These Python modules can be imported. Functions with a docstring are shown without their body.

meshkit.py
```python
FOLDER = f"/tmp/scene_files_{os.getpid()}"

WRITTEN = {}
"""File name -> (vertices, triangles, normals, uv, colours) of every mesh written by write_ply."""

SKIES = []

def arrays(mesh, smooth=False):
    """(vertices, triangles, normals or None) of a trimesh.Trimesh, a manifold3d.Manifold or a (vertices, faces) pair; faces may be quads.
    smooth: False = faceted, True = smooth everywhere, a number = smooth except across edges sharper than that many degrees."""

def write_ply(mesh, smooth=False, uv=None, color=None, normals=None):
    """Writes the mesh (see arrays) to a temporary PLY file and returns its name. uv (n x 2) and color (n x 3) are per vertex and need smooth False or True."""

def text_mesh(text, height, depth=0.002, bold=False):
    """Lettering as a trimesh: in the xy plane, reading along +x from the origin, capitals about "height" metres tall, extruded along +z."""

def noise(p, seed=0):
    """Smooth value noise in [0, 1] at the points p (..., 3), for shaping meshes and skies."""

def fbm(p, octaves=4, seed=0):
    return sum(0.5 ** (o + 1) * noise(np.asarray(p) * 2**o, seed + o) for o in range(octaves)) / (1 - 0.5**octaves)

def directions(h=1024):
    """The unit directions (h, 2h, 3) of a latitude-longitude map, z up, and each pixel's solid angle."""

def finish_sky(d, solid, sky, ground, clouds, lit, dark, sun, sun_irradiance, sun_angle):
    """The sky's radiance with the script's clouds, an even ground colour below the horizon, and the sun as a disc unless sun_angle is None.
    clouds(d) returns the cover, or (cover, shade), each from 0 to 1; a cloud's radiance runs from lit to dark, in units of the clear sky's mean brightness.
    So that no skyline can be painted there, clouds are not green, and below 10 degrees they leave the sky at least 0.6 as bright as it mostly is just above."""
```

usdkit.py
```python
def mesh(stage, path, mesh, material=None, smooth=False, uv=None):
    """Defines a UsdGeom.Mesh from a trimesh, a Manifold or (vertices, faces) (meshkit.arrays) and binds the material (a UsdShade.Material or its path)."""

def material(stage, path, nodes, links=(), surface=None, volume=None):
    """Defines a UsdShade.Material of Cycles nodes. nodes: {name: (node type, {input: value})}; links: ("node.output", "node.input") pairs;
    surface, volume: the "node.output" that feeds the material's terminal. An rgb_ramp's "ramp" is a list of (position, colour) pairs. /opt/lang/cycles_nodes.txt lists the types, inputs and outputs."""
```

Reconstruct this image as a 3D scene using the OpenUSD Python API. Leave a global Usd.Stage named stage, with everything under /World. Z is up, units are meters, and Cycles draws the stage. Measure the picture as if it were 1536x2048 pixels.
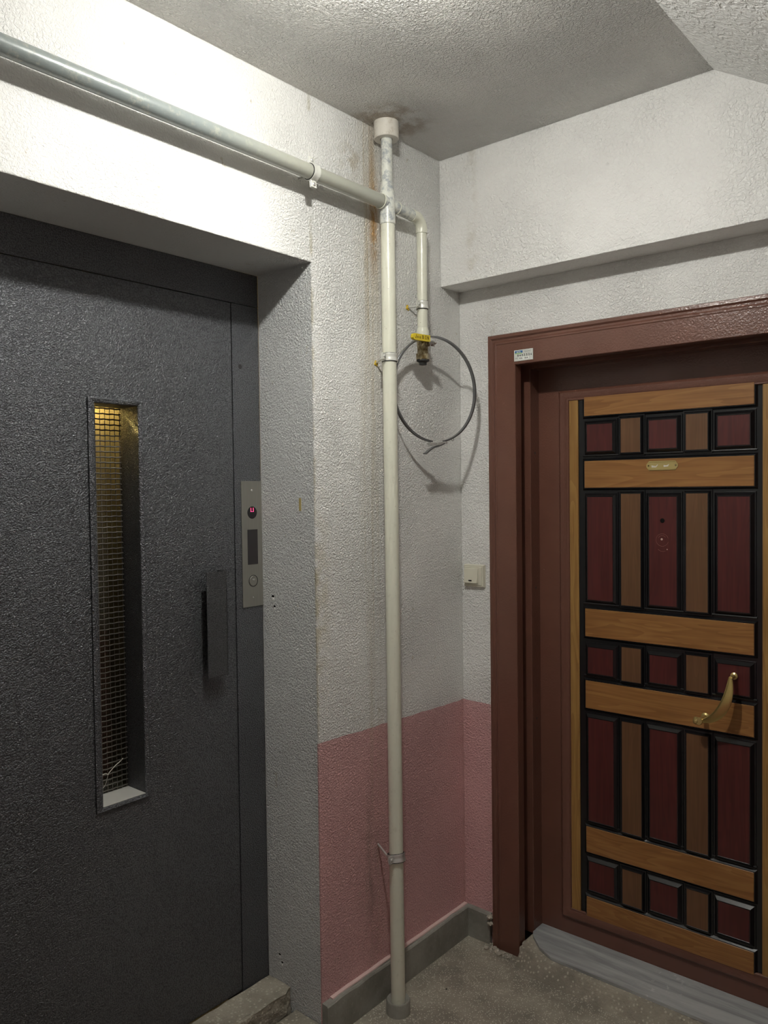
import math, random
import numpy as np, trimesh
from shapely.geometry import Polygon
from pxr import Usd, UsdGeom, Gf, UsdShade
import usdkit, meshkit

random.seed(7)
stage = Usd.Stage.CreateInMemory()
UsdGeom.SetStageUpAxis(stage, "Z")
UsdGeom.SetStageMetersPerUnit(stage, 1.0)
world = UsdGeom.Xform.Define(stage, "/World")
stage.SetDefaultPrim(world.GetPrim())

# ---------------------------------------------------------------- camera, light, exposure
CAM = np.array([-2.2401, -1.5414, 1.5086])
YAW, PITCH, ROLL, FPX = 0.6984, -0.0283, -0.0123, 1613.9
cam = UsdGeom.Camera.Define(stage, "/World/camera")
_cy, _sy, _cp, _sp, _cr, _sr = math.cos(YAW), math.sin(YAW), math.cos(PITCH), math.sin(PITCH), math.cos(ROLL), math.sin(ROLL)
_f = np.array([_cy * _cp, _sy * _cp, _sp]); _r0 = np.array([_sy, -_cy, 0.0]); _u0 = np.cross(_r0, _f)
_r, _u = _r0 * _cr + _u0 * _sr, _u0 * _cr - _r0 * _sr
cam.AddTransformOp().Set(Gf.Matrix4d(*_r, 0, *_u, 0, *(-_f), 0, *CAM, 1))
cam.CreateHorizontalApertureAttr(36.0)
cam.CreateVerticalApertureAttr(48.0)
cam.CreateFocalLengthAttr(36.0 * FPX / 1536)
cam.CreateClippingRangeAttr(Gf.Vec2f(0.02, 100))
cam.CreateExposureAttr(1.68)
LAMP = np.array([-1.11, -0.60, 2.524])      # small opal lamp on the ceiling, just above the frame
LAMP_STRENGTH = 315.0
SHAFT_STRENGTH = 1500.0

# ---------------------------------------------------------------- measurements (metres)
ZC, ZO, XO, DE = 2.56, 2.118, -0.694, 0.2164      # ceiling, lift opening top / right edge, depth of the lift door
XO2 = -1.70                                        # lift opening left edge
ZP, BEAM, ZB = 0.797, 0.1064, 2.158
RX0, RY0 = -2.9, -2.5                              # far ends of the landing
DL = 0.12                                          # depth of flat-door leaf

# ---------------------------------------------------------------- helpers
class Mat:
    """Small graph builder: node references are (name, output)."""
    def __init__(self, name):
        self.name, self.n, self.l = name, {}, []
    def __call__(self, kind, out, **inputs):
        k = f"n{len(self.n)}"
        const = {}
        for a, v in inputs.items():
            if isinstance(v, tuple) and len(v) == 2 and isinstance(v[0], str):
                self.l.append((f"{v[0]}.{v[1]}", f"{k}.{a}"))
            else:
                const[a] = v
        self.n[k] = (kind, const)
        return (k, out)
    def m(self, op, a, b=0.0, c=0.0, clamp=False):
        return self("math", "value", math_type=op, value1=a, value2=b, value3=c, use_clamp=clamp)
    def mul(self, a, b): return self.m("multiply", a, b)
    def add(self, a, b): return self.m("add", a, b)
    def pos(self): return self("geometry", "position")
    def sep(self, v):
        k = self("separate_xyz", "x", vector=v)[0]
        return (k, "x"), (k, "y"), (k, "z")
    def scaled(self, v, s): return self("mapping", "vector", vector=v, scale=s)
    def noise(self, v, scale, detail=2.0, rough=0.5, distortion=0.0):
        return self("noise_texture", "fac", vector=v, scale=scale, detail=detail, roughness=rough, distortion=distortion)
    def ramp(self, f, lo, hi, a=0.0, b=1.0):
        return self("map_range", "result", range_type="smoothstep", value=f, from_min=lo, from_max=hi, to_min=a, to_max=b, clamp=True)
    def gauss(self, x, c, w):
        d = self.m("divide", self.m("subtract", x, c), w)
        return self.m("exponent", self.mul(self.mul(d, d), -1.0))
    def mix(self, f, a, b, kind="mix"):
        return self("mix_color", "result", blend_type=kind, fac=f, a=a, b=b)
    def bump(self, h, dist, strength=1.0, normal=None):
        kw = {"normal": normal} if normal else {}
        return self("bump", "normal", height=h, distance=dist, strength=strength, **kw)
    def done(self, **kw):
        s = self("principled_bsdf", "BSDF", **kw)
        return usdkit.material(stage, "/World/Looks/" + self.name, self.n, self.l, surface=f"{s[0]}.{s[1]}")

def plain(name, color, rough=0.5, **kw):
    return Mat(name).done(base_color=color, roughness=rough, **kw)

_used = {}
def prim_path(name, parent=None):
    base = str(parent.GetPath()) if parent is not None else "/World"
    k = _used.get((base, name), 0)
    _used[(base, name)] = k + 1
    return f"{base}/{name}" + (f"_{k:03d}" if k else "")

def tag(p, label=None, cat=None, group=None, kind=None):
    for k, v in (("label", label), ("category", cat), ("group", group), ("kind", kind)):
        if v: p.SetCustomDataByKey(k, v)
    return p

def thing(name, label, cat, group=None, kind=None):
    return tag(UsdGeom.Xform.Define(stage, prim_path(name)).GetPrim(), label, cat, group, kind)

def group(name, parent):
    return UsdGeom.Xform.Define(stage, prim_path(name, parent)).GetPrim()

def obj(name, mesh, material, parent=None, smooth=30, label=None, cat=None, grp=None, kind=None):
    if isinstance(mesh, list): mesh = cat_(mesh)
    p = usdkit.mesh(stage, prim_path(name, parent), mesh, material, smooth=smooth).GetPrim()
    return tag(p, label, cat, grp, kind)

def cat_(ms):
    return trimesh.util.concatenate([m if isinstance(m, trimesh.Trimesh) else trimesh.Trimesh(*m, process=False) for m in ms])

def bx(lo, hi):
    lo, hi = np.minimum(lo, hi), np.maximum(lo, hi)
    b = trimesh.creation.box(hi - lo); b.apply_translation((lo + hi) / 2)
    return b

def cbox(lo, hi, c=0.003):
    """Chamfered box."""
    lo, hi = np.minimum(lo, hi).astype(float), np.maximum(lo, hi).astype(float)
    P = []
    for sx in (0, 1):
        for sy in (0, 1):
            for sz in (0, 1):
                k = np.array([hi[0] if sx else lo[0], hi[1] if sy else lo[1], hi[2] if sz else lo[2]])
                d = np.array([-1 if sx else 1, -1 if sy else 1, -1 if sz else 1]) * c
                for a in range(3):
                    q = k + d; q[a] = k[a]; P.append(q)
    return trimesh.convex.convex_hull(np.array(P))

def frustum(y0, y1, z0, z1, xb, xt, e):
    """Raised field on a plane x = xb, its top at xt, sloping edges e wide (outer size given)."""
    P = [(xb, y, z) for y in (y0, y1) for z in (z0, z1)] + [(xt, y, z) for y in (min(y0, y1) + e, max(y0, y1) - e) for z in (z0 + e, z1 - e)]
    return trimesh.convex.convex_hull(np.array(P))

def sweep(path, section, closed=False, up=None):
    """Sweep a closed 2-D section along a 3-D path (parallel transport); the ends are capped."""
    P = np.asarray(path, float); n = len(P)
    T = np.roll(P, -1, 0) - np.roll(P, 1, 0) if closed else np.gradient(P, axis=0)
    T /= np.linalg.norm(T, axis=1, keepdims=True)
    a = np.array(up if up is not None else ([0, 0, 1] if abs(T[0][2]) < .9 else [1, 0, 0]), float)
    N = a - T[0] * (a @ T[0]); N /= np.linalg.norm(N)
    S = np.asarray(section, float); k = len(S); V = []
    for i in range(n):
        N = N - T[i] * (N @ T[i]) if up is None else np.array(up, float) - T[i] * (np.array(up, float) @ T[i])
        N /= np.linalg.norm(N); B = np.cross(T[i], N)
        V.append(P[i] + S[:, :1] * N + S[:, 1:] * B)
    V = np.vstack(V); F = []
    for i in range(n if closed else n - 1):
        j = (i + 1) % n
        for q in range(k):
            r = (q + 1) % k
            F += [(i * k + q, i * k + r, j * k + r), (i * k + q, j * k + r, j * k + q)]
    if not closed:
        c0, c1 = len(V), len(V) + 1
        V = np.vstack([V, P[0], P[-1]])
        for q in range(k):
            r = (q + 1) % k
            F += [(c0, r, q), (c1, (n - 1) * k + q, (n - 1) * k + r)]
    m = trimesh.Trimesh(V, F, process=False); m.fix_normals()
    return m

def circ(r, n=20):
    t = np.linspace(0, 2 * np.pi, n, endpoint=False)
    return np.stack([r * np.cos(t), r * np.sin(t)], 1)

def tube(path, r, n=20): return sweep(path, circ(r, n))

def lathe(profile, base, axis=(0, 0, 1), n=32):
    """Revolve (radius, height) about an axis through base; profile ends on the axis are closed."""
    prof = [(max(r, 1e-5), h) for r, h in profile]
    m = trimesh.creation.revolve(np.array(prof), sections=n)
    m.apply_transform(trimesh.geometry.align_vectors([0, 0, 1], np.array(axis, float) / np.linalg.norm(axis)))
    m.apply_translation(base); m.fix_normals()
    return m

def arc(c, r, a0, a1, e1, e2, n=12):
    t = np.linspace(a0, a1, n)[:, None]
    return np.asarray(c) + r * (np.cos(t) * np.asarray(e1) + np.sin(t) * np.asarray(e2))

def prism(poly, lo, hi, plane="yz"):
    """Extrude a shapely polygon: plane yz -> along x, xz -> along y, xy -> along z."""
    m = trimesh.creation.extrude_polygon(poly, hi - lo, engine="earcut")
    v = m.vertices.copy(); v[:, 2] += lo
    m.vertices = {"yz": v[:, [2, 0, 1]], "xz": v[:, [0, 2, 1]], "xy": v}[plane]
    m.fix_normals()
    return m

def frame_sweep(profile, y0, y1, z0, z1, closed=True):
    """Mitred moulding round the rectangle y0..y1, z0..z1 in planes of constant x: profile of (inset, x)."""
    rows = []
    for u, x in profile:
        if closed:
            rows.append([(x, y0 - u, z0 + u), (x, y0 - u, z1 - u), (x, y1 + u, z1 - u), (x, y1 + u, z0 + u)])
        else:
            rows.append([(x, y0 - u, z0), (x, y0 - u, z1 - u), (x, y1 + u, z1 - u), (x, y1 + u, z0)])
    V = np.array(rows).reshape(-1, 3); F = []
    for i in range(len(rows) - 1):
        for k in range(4 if closed else 3):
            a, b, c, d = i * 4 + k, i * 4 + (k + 1) % 4, (i + 1) * 4 + (k + 1) % 4, (i + 1) * 4 + k
            F += [(a, b, c), (a, c, d)]
    return trimesh.Trimesh(V, F, process=False)

def text_on(text, h, origin, ex, ey, depth=0.0006, bold=False):
    """Lettering reading along ex with its up along ey, starting at origin."""
    m = meshkit.text_mesh(text, h, depth, bold)
    ex, ey = np.array(ex, float), np.array(ey, float); ez = np.cross(ex, ey)
    m.vertices = np.asarray(origin) + m.vertices @ np.array([ex, ey, ez])
    return m

# ---------------------------------------------------------------- materials
def plaster(name, base, bump_scale=140.0, bump_d=0.0012,  rough=0.55, extra=None, lump=0.5, bevel=0.0, spec=0.35):
    g = Mat(name); p = g.pos()
    n1 = g.noise(p, bump_scale, 3.0, 0.55, 0.6)
    n2 = g.noise(p, bump_scale * 0.22, 2.0, 0.5)
    pits = g.ramp(g.noise(p, bump_scale * 0.5, 1.0), 0.70, 0.78)
    patch = g.ramp(g.noise(p, 3.0, 2.0), 0.35, 0.65, 0.55, 1.15)
    h = g.add(g.mul(g.ramp(n1, 0.30, 0.72), patch), g.mul(n2, lump))
    h = g.m("subtract", h, g.mul(pits, 0.6))
    if name == "plaster_left":                        # trowelled smoother over the lift
        h = g.mul(h, g.ramp(g.sep(p)[0], -0.90, -0.62, 0.40, 1.0))
    tone = g.ramp(g.noise(p, 5.0, 4.0, 0.6), 0.3, 0.7)
    c = g.mix(tone, tuple(0.94 * x for x in base), base)
    if extra: c = extra(g, p, c)
    kw = {"normal": g("bevel", "bevel", radius=bevel, samples=4)} if bevel else {}
    nrm = g.bump(h, bump_d * 4.0, 1.0, kw.get("normal"))
    return g.done(base_color=c, roughness=rough, normal=nrm, specular_ior_level=spec)

WHITE = (0.77, 0.765, 0.74)
PINK = (0.62, 0.36, 0.355)

def wall_left_colour(g, p, c):
    x, y, z = g.sep(p)
    wob = g.mul(g.m("subtract", g.noise(p, 18.0, 3.0), 0.5), 0.012)
    line = g.add(g.add(z, wob), g.mul(x, 0.030))              # the hand painted edge climbs a little to the left
    front = g.m("less_than", y, 0.004)
    pink = g.mul(g.m("less_than", line, ZP), front)
    c = g.mix(pink, c, PINK)
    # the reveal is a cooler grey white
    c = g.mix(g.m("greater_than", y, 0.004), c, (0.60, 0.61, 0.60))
    # runs of rusty water beside the riser
    s = g.scaled(p, (75.0, 1.0, 1.6))
    run = g.ramp(g.noise(s, 1.0, 3.0, 0.6), 0.44, 0.66)
    band = g.mul(g.gauss(x, -0.458, 0.036), g.ramp(z, 0.8, 2.45, 0.40, 1.0))
    c = g.mix(g.mul(g.mul(run, band), 0.75), c, (0.47, 0.39, 0.26))
    c = g.mix(g.mul(g.gauss(x, -0.445, 0.05), g.mul(g.ramp(z, 1.0, 2.2), 0.35)), c, (0.52, 0.46, 0.35))
    rust = g.mul(g.gauss(x, -0.436, 0.020), g.gauss(z, 2.29, 0.13))
    rust = g.mul(rust, g.ramp(g.noise(g.scaled(p, (90.0, 1.0, 30.0)), 1.0, 4.0, 0.7), 0.30, 0.55))
    c = g.mix(g.mul(rust, 0.95), c, (0.40, 0.20, 0.04))
    rust2 = g.mul(g.gauss(x, -0.442, 0.010), g.gauss(z, 2.42, 0.12))
    c = g.mix(g.mul(rust2, 0.6), c, (0.40, 0.26, 0.11))
    damp = g.mul(g.mul(g.gauss(x, -0.53, 0.05), g.gauss(z, 2.44, 0.045)), g.ramp(g.noise(p, 28.0, 4.0), 0.40, 0.62))
    c = g.mix(g.mul(damp, 0.7), c, (0.45, 0.39, 0.29))
    # grime at the corner of the lift opening
    gr = g.mul(g.mul(g.gauss(x, XO, 0.045), g.gauss(z, 1.20, 0.22)), front)
    c = g.mix(g.mul(g.mul(gr, g.ramp(g.noise(p, 22.0, 4.0), 0.35, 0.65)), 0.8), c, (0.45, 0.40, 0.26))
    gl = g.mul(g.mul(g.gauss(x, XO, 0.006), g.m('less_than', y, 0.003)), g.mul(g.ramp(z, 0.5, 1.0), g.ramp(g.noise(p, 14.0, 3.0), 0.42, 0.62)))
    c = g.mix(g.mul(gl, 0.6), c, (0.40, 0.36, 0.23))
    # dark marks behind the riser on the pink, and scuffs near the floor
    dk = g.mul(g.mul(g.gauss(x, -0.485, 0.04), g.gauss(z, 0.38, 0.22)), g.ramp(g.noise(g.scaled(p, (30.0, 1.0, 9.0)), 1.0, 4.0, 0.6), 0.40, 0.66))
    c = g.mix(g.mul(dk, 0.55), c, (0.22, 0.16, 0.13))
    spot = g.ramp(g.noise(g.scaled(p, (9.0, 9.0, 6.0)), 3.0, 4.0, 0.7), 0.665, 0.70)
    return g.mix(g.mul(spot, 0.5), c, (0.42, 0.36, 0.24))

def wall_right_colour(g, p, c):
    x, y, z = g.sep(p)
    wob = g.mul(g.m("subtract", g.noise(p, 18.0, 3.0), 0.5), 0.010)
    c = g.mix(g.m("less_than", g.add(z, wob), ZP), c, PINK)
    # fine cracks over the door, dirty strip by the frame
    crk = g.m("absolute", g.m("subtract", g.add(y, g.mul(g.noise(g.scaled(p, (1.0, 1.0, 5.0)), 2.0, 5.0, 0.6), 0.16)), -0.905))
    crk = g.mul(g.m("less_than", crk, 0.0012), g.ramp(z, 2.20, 2.24))
    c = g.mix(g.mul(crk, 0.45), c, (0.36, 0.34, 0.31))
    d = g.mul(g.gauss(y, -0.12, 0.02), g.ramp(g.noise(p, 20.0, 4.0), 0.45, 0.65))
    return g.mix(g.mul(d, 0.35), c, (0.44, 0.40, 0.31))

def ceiling_colour(g, p, c):
    x, y, z = g.sep(p)
    d = g.add(g.m("power", g.add(x, 0.425), 2.0), g.m("power", g.add(y, 0.055), 2.0))
    st = g.mul(g.ramp(d, 0.020, 0.004), g.ramp(g.noise(p, 16.0, 4.0, 0.6), 0.38, 0.62))
    c = g.mix(g.mul(st, 0.75), c, (0.30, 0.22, 0.13))
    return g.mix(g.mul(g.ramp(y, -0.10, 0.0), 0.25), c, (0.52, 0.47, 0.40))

M = {}
M["wall_left"] = plaster("plaster_left", WHITE, 175, 0.0009, 0.5, wall_left_colour, bevel=0.006)
M["wall_right"] = plaster("plaster_right", WHITE, 150, 0.0007, 0.55, wall_right_colour, lump=0.8)
def far_wall_colour(g, p, c):
    x, y, z = g.sep(p)
    return g.mix(g.m("less_than", z, ZP), c, PINK)
M["wall_plain"] = plaster("plaster_plain", (0.80, 0.80, 0.78), 120, 0.0008, 0.6, far_wall_colour)
M["beam"] = plaster("plaster_beam", WHITE, 120, 0.0006, 0.55, wall_right_colour, lump=0.9, bevel=0.004)
M["ceiling"] = plaster("plaster_ceiling", (0.74, 0.73, 0.695), 145, 0.0020, 0.36, ceiling_colour, spec=0.5)
M["soffit"] = plaster("plaster_soffit", (0.80, 0.80, 0.785), 70, 0.0010, 0.55)

def concrete(name, base, speck, scale=230.0, bump_d=0.0006, rough=0.6):
    g = Mat(name); p = g.pos()
    v = g("voronoi_texture", "color", vector=p, scale=scale)
    r = g("separate_color", "r", color=v)
    chip = g.ramp(r, 0.62, 0.70)
    dist = g("voronoi_texture", "distance", vector=p, scale=scale)
    chip = g.mul(chip, g.ramp(dist, 0.50, 0.32))
    big = g.noise(p, 6.0, 5.0, 0.6)
    c = g.mix(g.ramp(big, 0.3, 0.7), tuple(0.62 * x for x in base), tuple(1.2 * x for x in base))
    fine = g.noise(p, 90.0, 3.0, 0.6)
    c = g.mix(g.mul(chip, 0.75), c, speck)
    c = g.mix(g.ramp(fine, 0.66, 0.74, 0.0, 0.6), c, tuple(0.35 * x for x in base))
    h = g.add(g.noise(p, 160.0, 3.0), g.mul(big, 0.6))
    return g.done(base_color=c, roughness=rough, normal=g.bump(h, bump_d))
M["floor"] = concrete("terrazzo_floor", (0.275, 0.248, 0.20), (0.58, 0.54, 0.455), 230.0)
M["concrete"] = concrete("raw_concrete", (0.30, 0.27, 0.215), (0.44, 0.40, 0.32), 120.0, 0.004, 0.85)
M["crumb"] = concrete("plaster_crumb", (0.46, 0.42, 0.35), (0.6, 0.56, 0.5), 150.0, 0.002, 0.9)

def skirting_mat():
    g = Mat("grey_skirting"); p = g.pos(); x, y, z = g.sep(p)
    n = g.noise(p, 9.0, 5.0, 0.6)
    c = g.mix(g.ramp(n, 0.3, 0.7), (0.18, 0.176, 0.152), (0.29, 0.284, 0.252))
    c = g.mix(g.ramp(g.noise(p, 130.0, 2.0), 0.62, 0.7, 0.0, 0.4), c, (0.36, 0.34, 0.30))
    return g.done(base_color=c, roughness=0.55, normal=g.bump(g.noise(p, 80.0, 4.0), 0.0012))
M["skirting"] = skirting_mat()

def marble():
    g = Mat("grey_marble"); p = g.pos()
    n = g.noise(g.scaled(p, (26.0, 2.2, 26.0)), 1.0, 5.0, 0.65, 0.5)
    c = g.mix(g.ramp(n, 0.3, 0.7), (0.22, 0.226, 0.226), (0.42, 0.426, 0.42))
    s = g.mul(g.ramp(g.noise(p, 45.0, 4.0, 0.65), 0.56, 0.66), g.gauss(g.sep(p)[1], -0.67, 0.05))
    c = g.mix(g.mul(s, 0.55), c, (0.62, 0.62, 0.60))
    return g.done(base_color=c, roughness=0.5, normal=g.bump(g.noise(p, 60.0, 3.0), 0.0006))
M["marble"] = marble()

def hammer_paint(name, base, scale=300.0):
    g = Mat(name); p = g.pos()
    n = g.noise(p, scale, 2.0, 0.5, 0.4)
    c = g.mix(g.ramp(n, 0.35, 0.65), tuple(0.72 * x for x in base), tuple(1.25 * x for x in base))
    return g.done(base_color=c, metallic=0.9, roughness=g.ramp(n, 0.3, 0.7, 0.38, 0.46), normal=g.bump(g.ramp(n, 0.3, 0.7), 0.0014))
M["lift_paint"] = hammer_paint("hammered_grey_paint", (0.122, 0.125, 0.134))

M["pull_paint"] = hammer_paint("dark_pull_paint", (0.085, 0.085, 0.088), 420.0)
def painted_brown():
    g = Mat("brown_gloss_paint"); p = g.pos()
    n = g.noise(p, 190.0, 2.0)
    c = g.mix(g.noise(p, 6.0, 4.0), (0.105, 0.044, 0.030), (0.140, 0.062, 0.043))
    chip = g.ramp(g.noise(p, 60.0, 3.0, 0.6), 0.765, 0.785)
    c = g.mix(g.mul(chip, 0.6), c, (0.5, 0.47, 0.43))
    return g.done(base_color=c, roughness=0.27, normal=g.bump(n, 0.0008), specular_ior_level=0.5)
M["brown"] = painted_brown()
M["black"] = plain("black_lacquer", (0.006, 0.006, 0.007), 0.22, specular_ior_level=0.55)

def wood(name, light, dark, axis, scale=1.0, rough=0.38, contrast=1.0):
    """Grain runs along the given axis."""
    g = Mat(name); p = g.pos()
    oi = g("object_info", "random")
    off = g("combine_xyz", "vector", x=g.mul(oi, 3.0), y=g.mul(oi, 7.0), z=g.mul(oi, 5.0))
    p = g("vector_math", "vector", math_type="add", vector1=p, vector2=off)
    s = [95.0 * scale] * 3; s["xyz".index(axis)] = 4.0 * scale
    n = g.noise(g.scaled(p, tuple(s)), 1.0, 4.0, 0.6, 0.2)
    s2 = [22.0 * scale] * 3; s2["xyz".index(axis)] = 2.0 * scale
    r = g.noise(g.scaled(p, tuple(s2)), 1.0, 1.5, 0.5, 0.6)
    rings = g.m("fraction", g.mul(r, 9.0))
    rings = g.ramp(rings, 0.0, 0.9)
    f = g.add(g.mul(g.ramp(n, 0.3, 0.7), 0.5), g.mul(rings, 0.5 * contrast))
    c = g.mix(f, light, dark)
    return g.done(base_color=c, roughness=rough, normal=g.bump(n, 0.0002), specular_ior_level=0.4)
M["oak_h"] = wood("oak_across", (0.31, 0.150, 0.048), (0.20, 0.085, 0.023), "y")
M["oak_v"] = wood("oak_upright", (0.34, 0.195, 0.060), (0.22, 0.112, 0.031), "z")
M["red"] = wood("red_stain", (0.080, 0.0160, 0.0145), (0.038, 0.0068, 0.0068), "z", 1.0, 0.36, 0.5)
M["tan"] = wood("brown_stain", (0.130, 0.064, 0.030), (0.085, 0.040, 0.017), "z", 1.0, 0.36, 0.6)

def pipe_paint(name, base, worn, amount, region=None):
    g = Mat(name); p = g.pos()
    n = g.noise(p, 42.0, 6.0, 0.75)
    x, y, z = g.sep(p)
    f = g.ramp(n, 0.60 - amount, 0.80 - amount)
    if region is not None: f = g.mul(f, g.ramp(x, *region))
    c = g.mix(f, base, worn)
    c = g.mix(g.ramp(g.noise(p, 110.0, 2.0), 0.70, 0.76, 0.0, 0.6), c, (0.30, 0.27, 0.19))
    return g.done(base_color=c, roughness=0.30, normal=g.bump(g.noise(p, 60.0, 3.0), 0.0005), coat_weight=0.25)
M["pipe"] = pipe_paint("cream_pipe_paint", (0.60, 0.60, 0.50), (0.50, 0.49, 0.40), 0.05)
M["pipe_worn"] = pipe_paint("worn_pipe_paint", (0.60, 0.61, 0.55), (0.30, 0.32, 0.335), 0.17)
M["pipe_grey"] = pipe_paint("greyish_pipe_paint", (0.33, 0.335, 0.285), (0.20, 0.225, 0.22), 0.30, (-0.75, -1.15))
M["sleeve"] = pipe_paint("cream_sleeve_paint", (0.58, 0.55, 0.49), (0.44, 0.40, 0.33), 0.12)
M["zinc"] = plain("zinc_plated_steel", (0.62, 0.62, 0.60), 0.38, metallic=0.75)
M["clamp"] = plain("painted_clamp_steel", (0.62, 0.62, 0.57), 0.35, metallic=0.2)
M["steel_dark"] = plain("dull_ring_steel", (0.21, 0.215, 0.22), 0.36, metallic=0.75)
M["chrome"] = plain("chromed_steel", (0.70, 0.70, 0.68), 0.18, metallic=1.0)
M["rubber"] = plain("black_rubber", (0.012, 0.012, 0.012), 0.6)
M["yellow"] = plain("yellow_plastic", (0.62, 0.47, 0.02), 0.42)
M["yellow_ink"] = plain("dark_olive_print", (0.17, 0.11, 0.005), 0.6)
M["plug_yellow"] = plain("yellow_wall_plug", (0.55, 0.38, 0.03), 0.6)
def brass_old():
    g = Mat("tarnished_brass"); p = g.pos()
    n = g.noise(p, 55.0, 4.0, 0.6)
    c = g.mix(g.ramp(n, 0.35, 0.65), (0.13, 0.085, 0.03), (0.44, 0.38, 0.25))
    return g.done(base_color=c, metallic=0.9, roughness=0.33)
M["valve"] = brass_old()
M["brass"] = plain("polished_brass", (0.55, 0.41, 0.16), 0.24, metallic=1.0)
M["brass_plate"] = plain("lacquered_brass", (0.60, 0.48, 0.20), 0.32, metallic=0.8)
M["paper"] = plain("white_paper_scrap", (0.60, 0.56, 0.47), 0.7)
def brushed():
    g = Mat("brushed_steel"); p = g.pos()
    n = g.noise(g.scaled(p, (900.0, 900.0, 8.0)), 1.0, 2.0)
    c = g.mix(n, (0.26, 0.25, 0.225), (0.36, 0.35, 0.315))
    return g.done(base_color=c, metallic=0.8, roughness=0.38)
M["brushed"] = brushed()
M["black_glass"] = plain("black_glass", (0.010, 0.009, 0.010), 0.35)
M["black_plastic"] = plain("black_plastic", (0.02, 0.017, 0.018), 0.55)
M["ivory"] = plain("ivory_plastic", (0.56, 0.54, 0.44), 0.38)
M["dark_slot"] = plain("dark_slot", (0.02, 0.02, 0.018), 0.5)
M["led"] = usdkit.material(stage, "/World/Looks/red_led", {"e": ("emission", {"color": (1.0, 0.035, 0.11), "strength": 1.3})}, surface="e.emission")
M["bulb"] = usdkit.material(stage, "/World/Looks/lamp_glow", {"e": ("emission", {"color": (0.995, 0.985, 0.93), "strength": LAMP_STRENGTH})}, surface="e.emission")
M["shaft_bulb"] = usdkit.material(stage, "/World/Looks/warm_bulb_glow", {"e": ("emission", {"color": (1.0, 0.72, 0.25), "strength": SHAFT_STRENGTH})}, surface="e.emission")
M["porcelain"] = plain("white_porcelain", (0.75, 0.74, 0.70), 0.3)
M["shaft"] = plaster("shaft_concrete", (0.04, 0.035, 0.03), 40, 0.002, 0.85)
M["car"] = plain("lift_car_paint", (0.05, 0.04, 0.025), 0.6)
M["glass"] = usdkit.material(stage, "/World/Looks/wired_glass", {
    "t": ("transparent_bsdf", {"color": (0.90, 0.92, 0.88)}), "g": ("glossy_bsdf", {"color": (0.9, 0.9, 0.9), "roughness": 0.06}),
    "f": ("fresnel", {"IOR": 1.45}), "m": ("mix_closure", {})}, [("f.fac", "m.fac"), ("t.BSDF", "m.closure1"), ("g.BSDF", "m.closure2")], surface="m.closure")
M["sticker"] = plain("silvery_label", (0.58, 0.60, 0.56), 0.3)
M["sticker_blue"] = plain("blue_print", (0.03, 0.12, 0.30), 0.4)
M["sticker_green"] = plain("green_print", (0.35, 0.52, 0.22), 0.4)
M["sticker_white"] = plain("white_print", (0.75, 0.76, 0.72), 0.4)
M["ink"] = plain("black_print", (0.015, 0.015, 0.013), 0.5)
M["scratch"] = plain("scratched_filler", (0.42, 0.30, 0.26), 0.6)
M["scratch_red"] = plain("faint_scratch", (0.20, 0.085, 0.075), 0.5)
M["mesh_wire"] = plain("dull_bronze_wire", (0.24, 0.225, 0.20), 0.28, metallic=0.9)
M["wire"] = plain("bright_wire", (0.50, 0.48, 0.42), 0.35, metallic=0.9)

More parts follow.
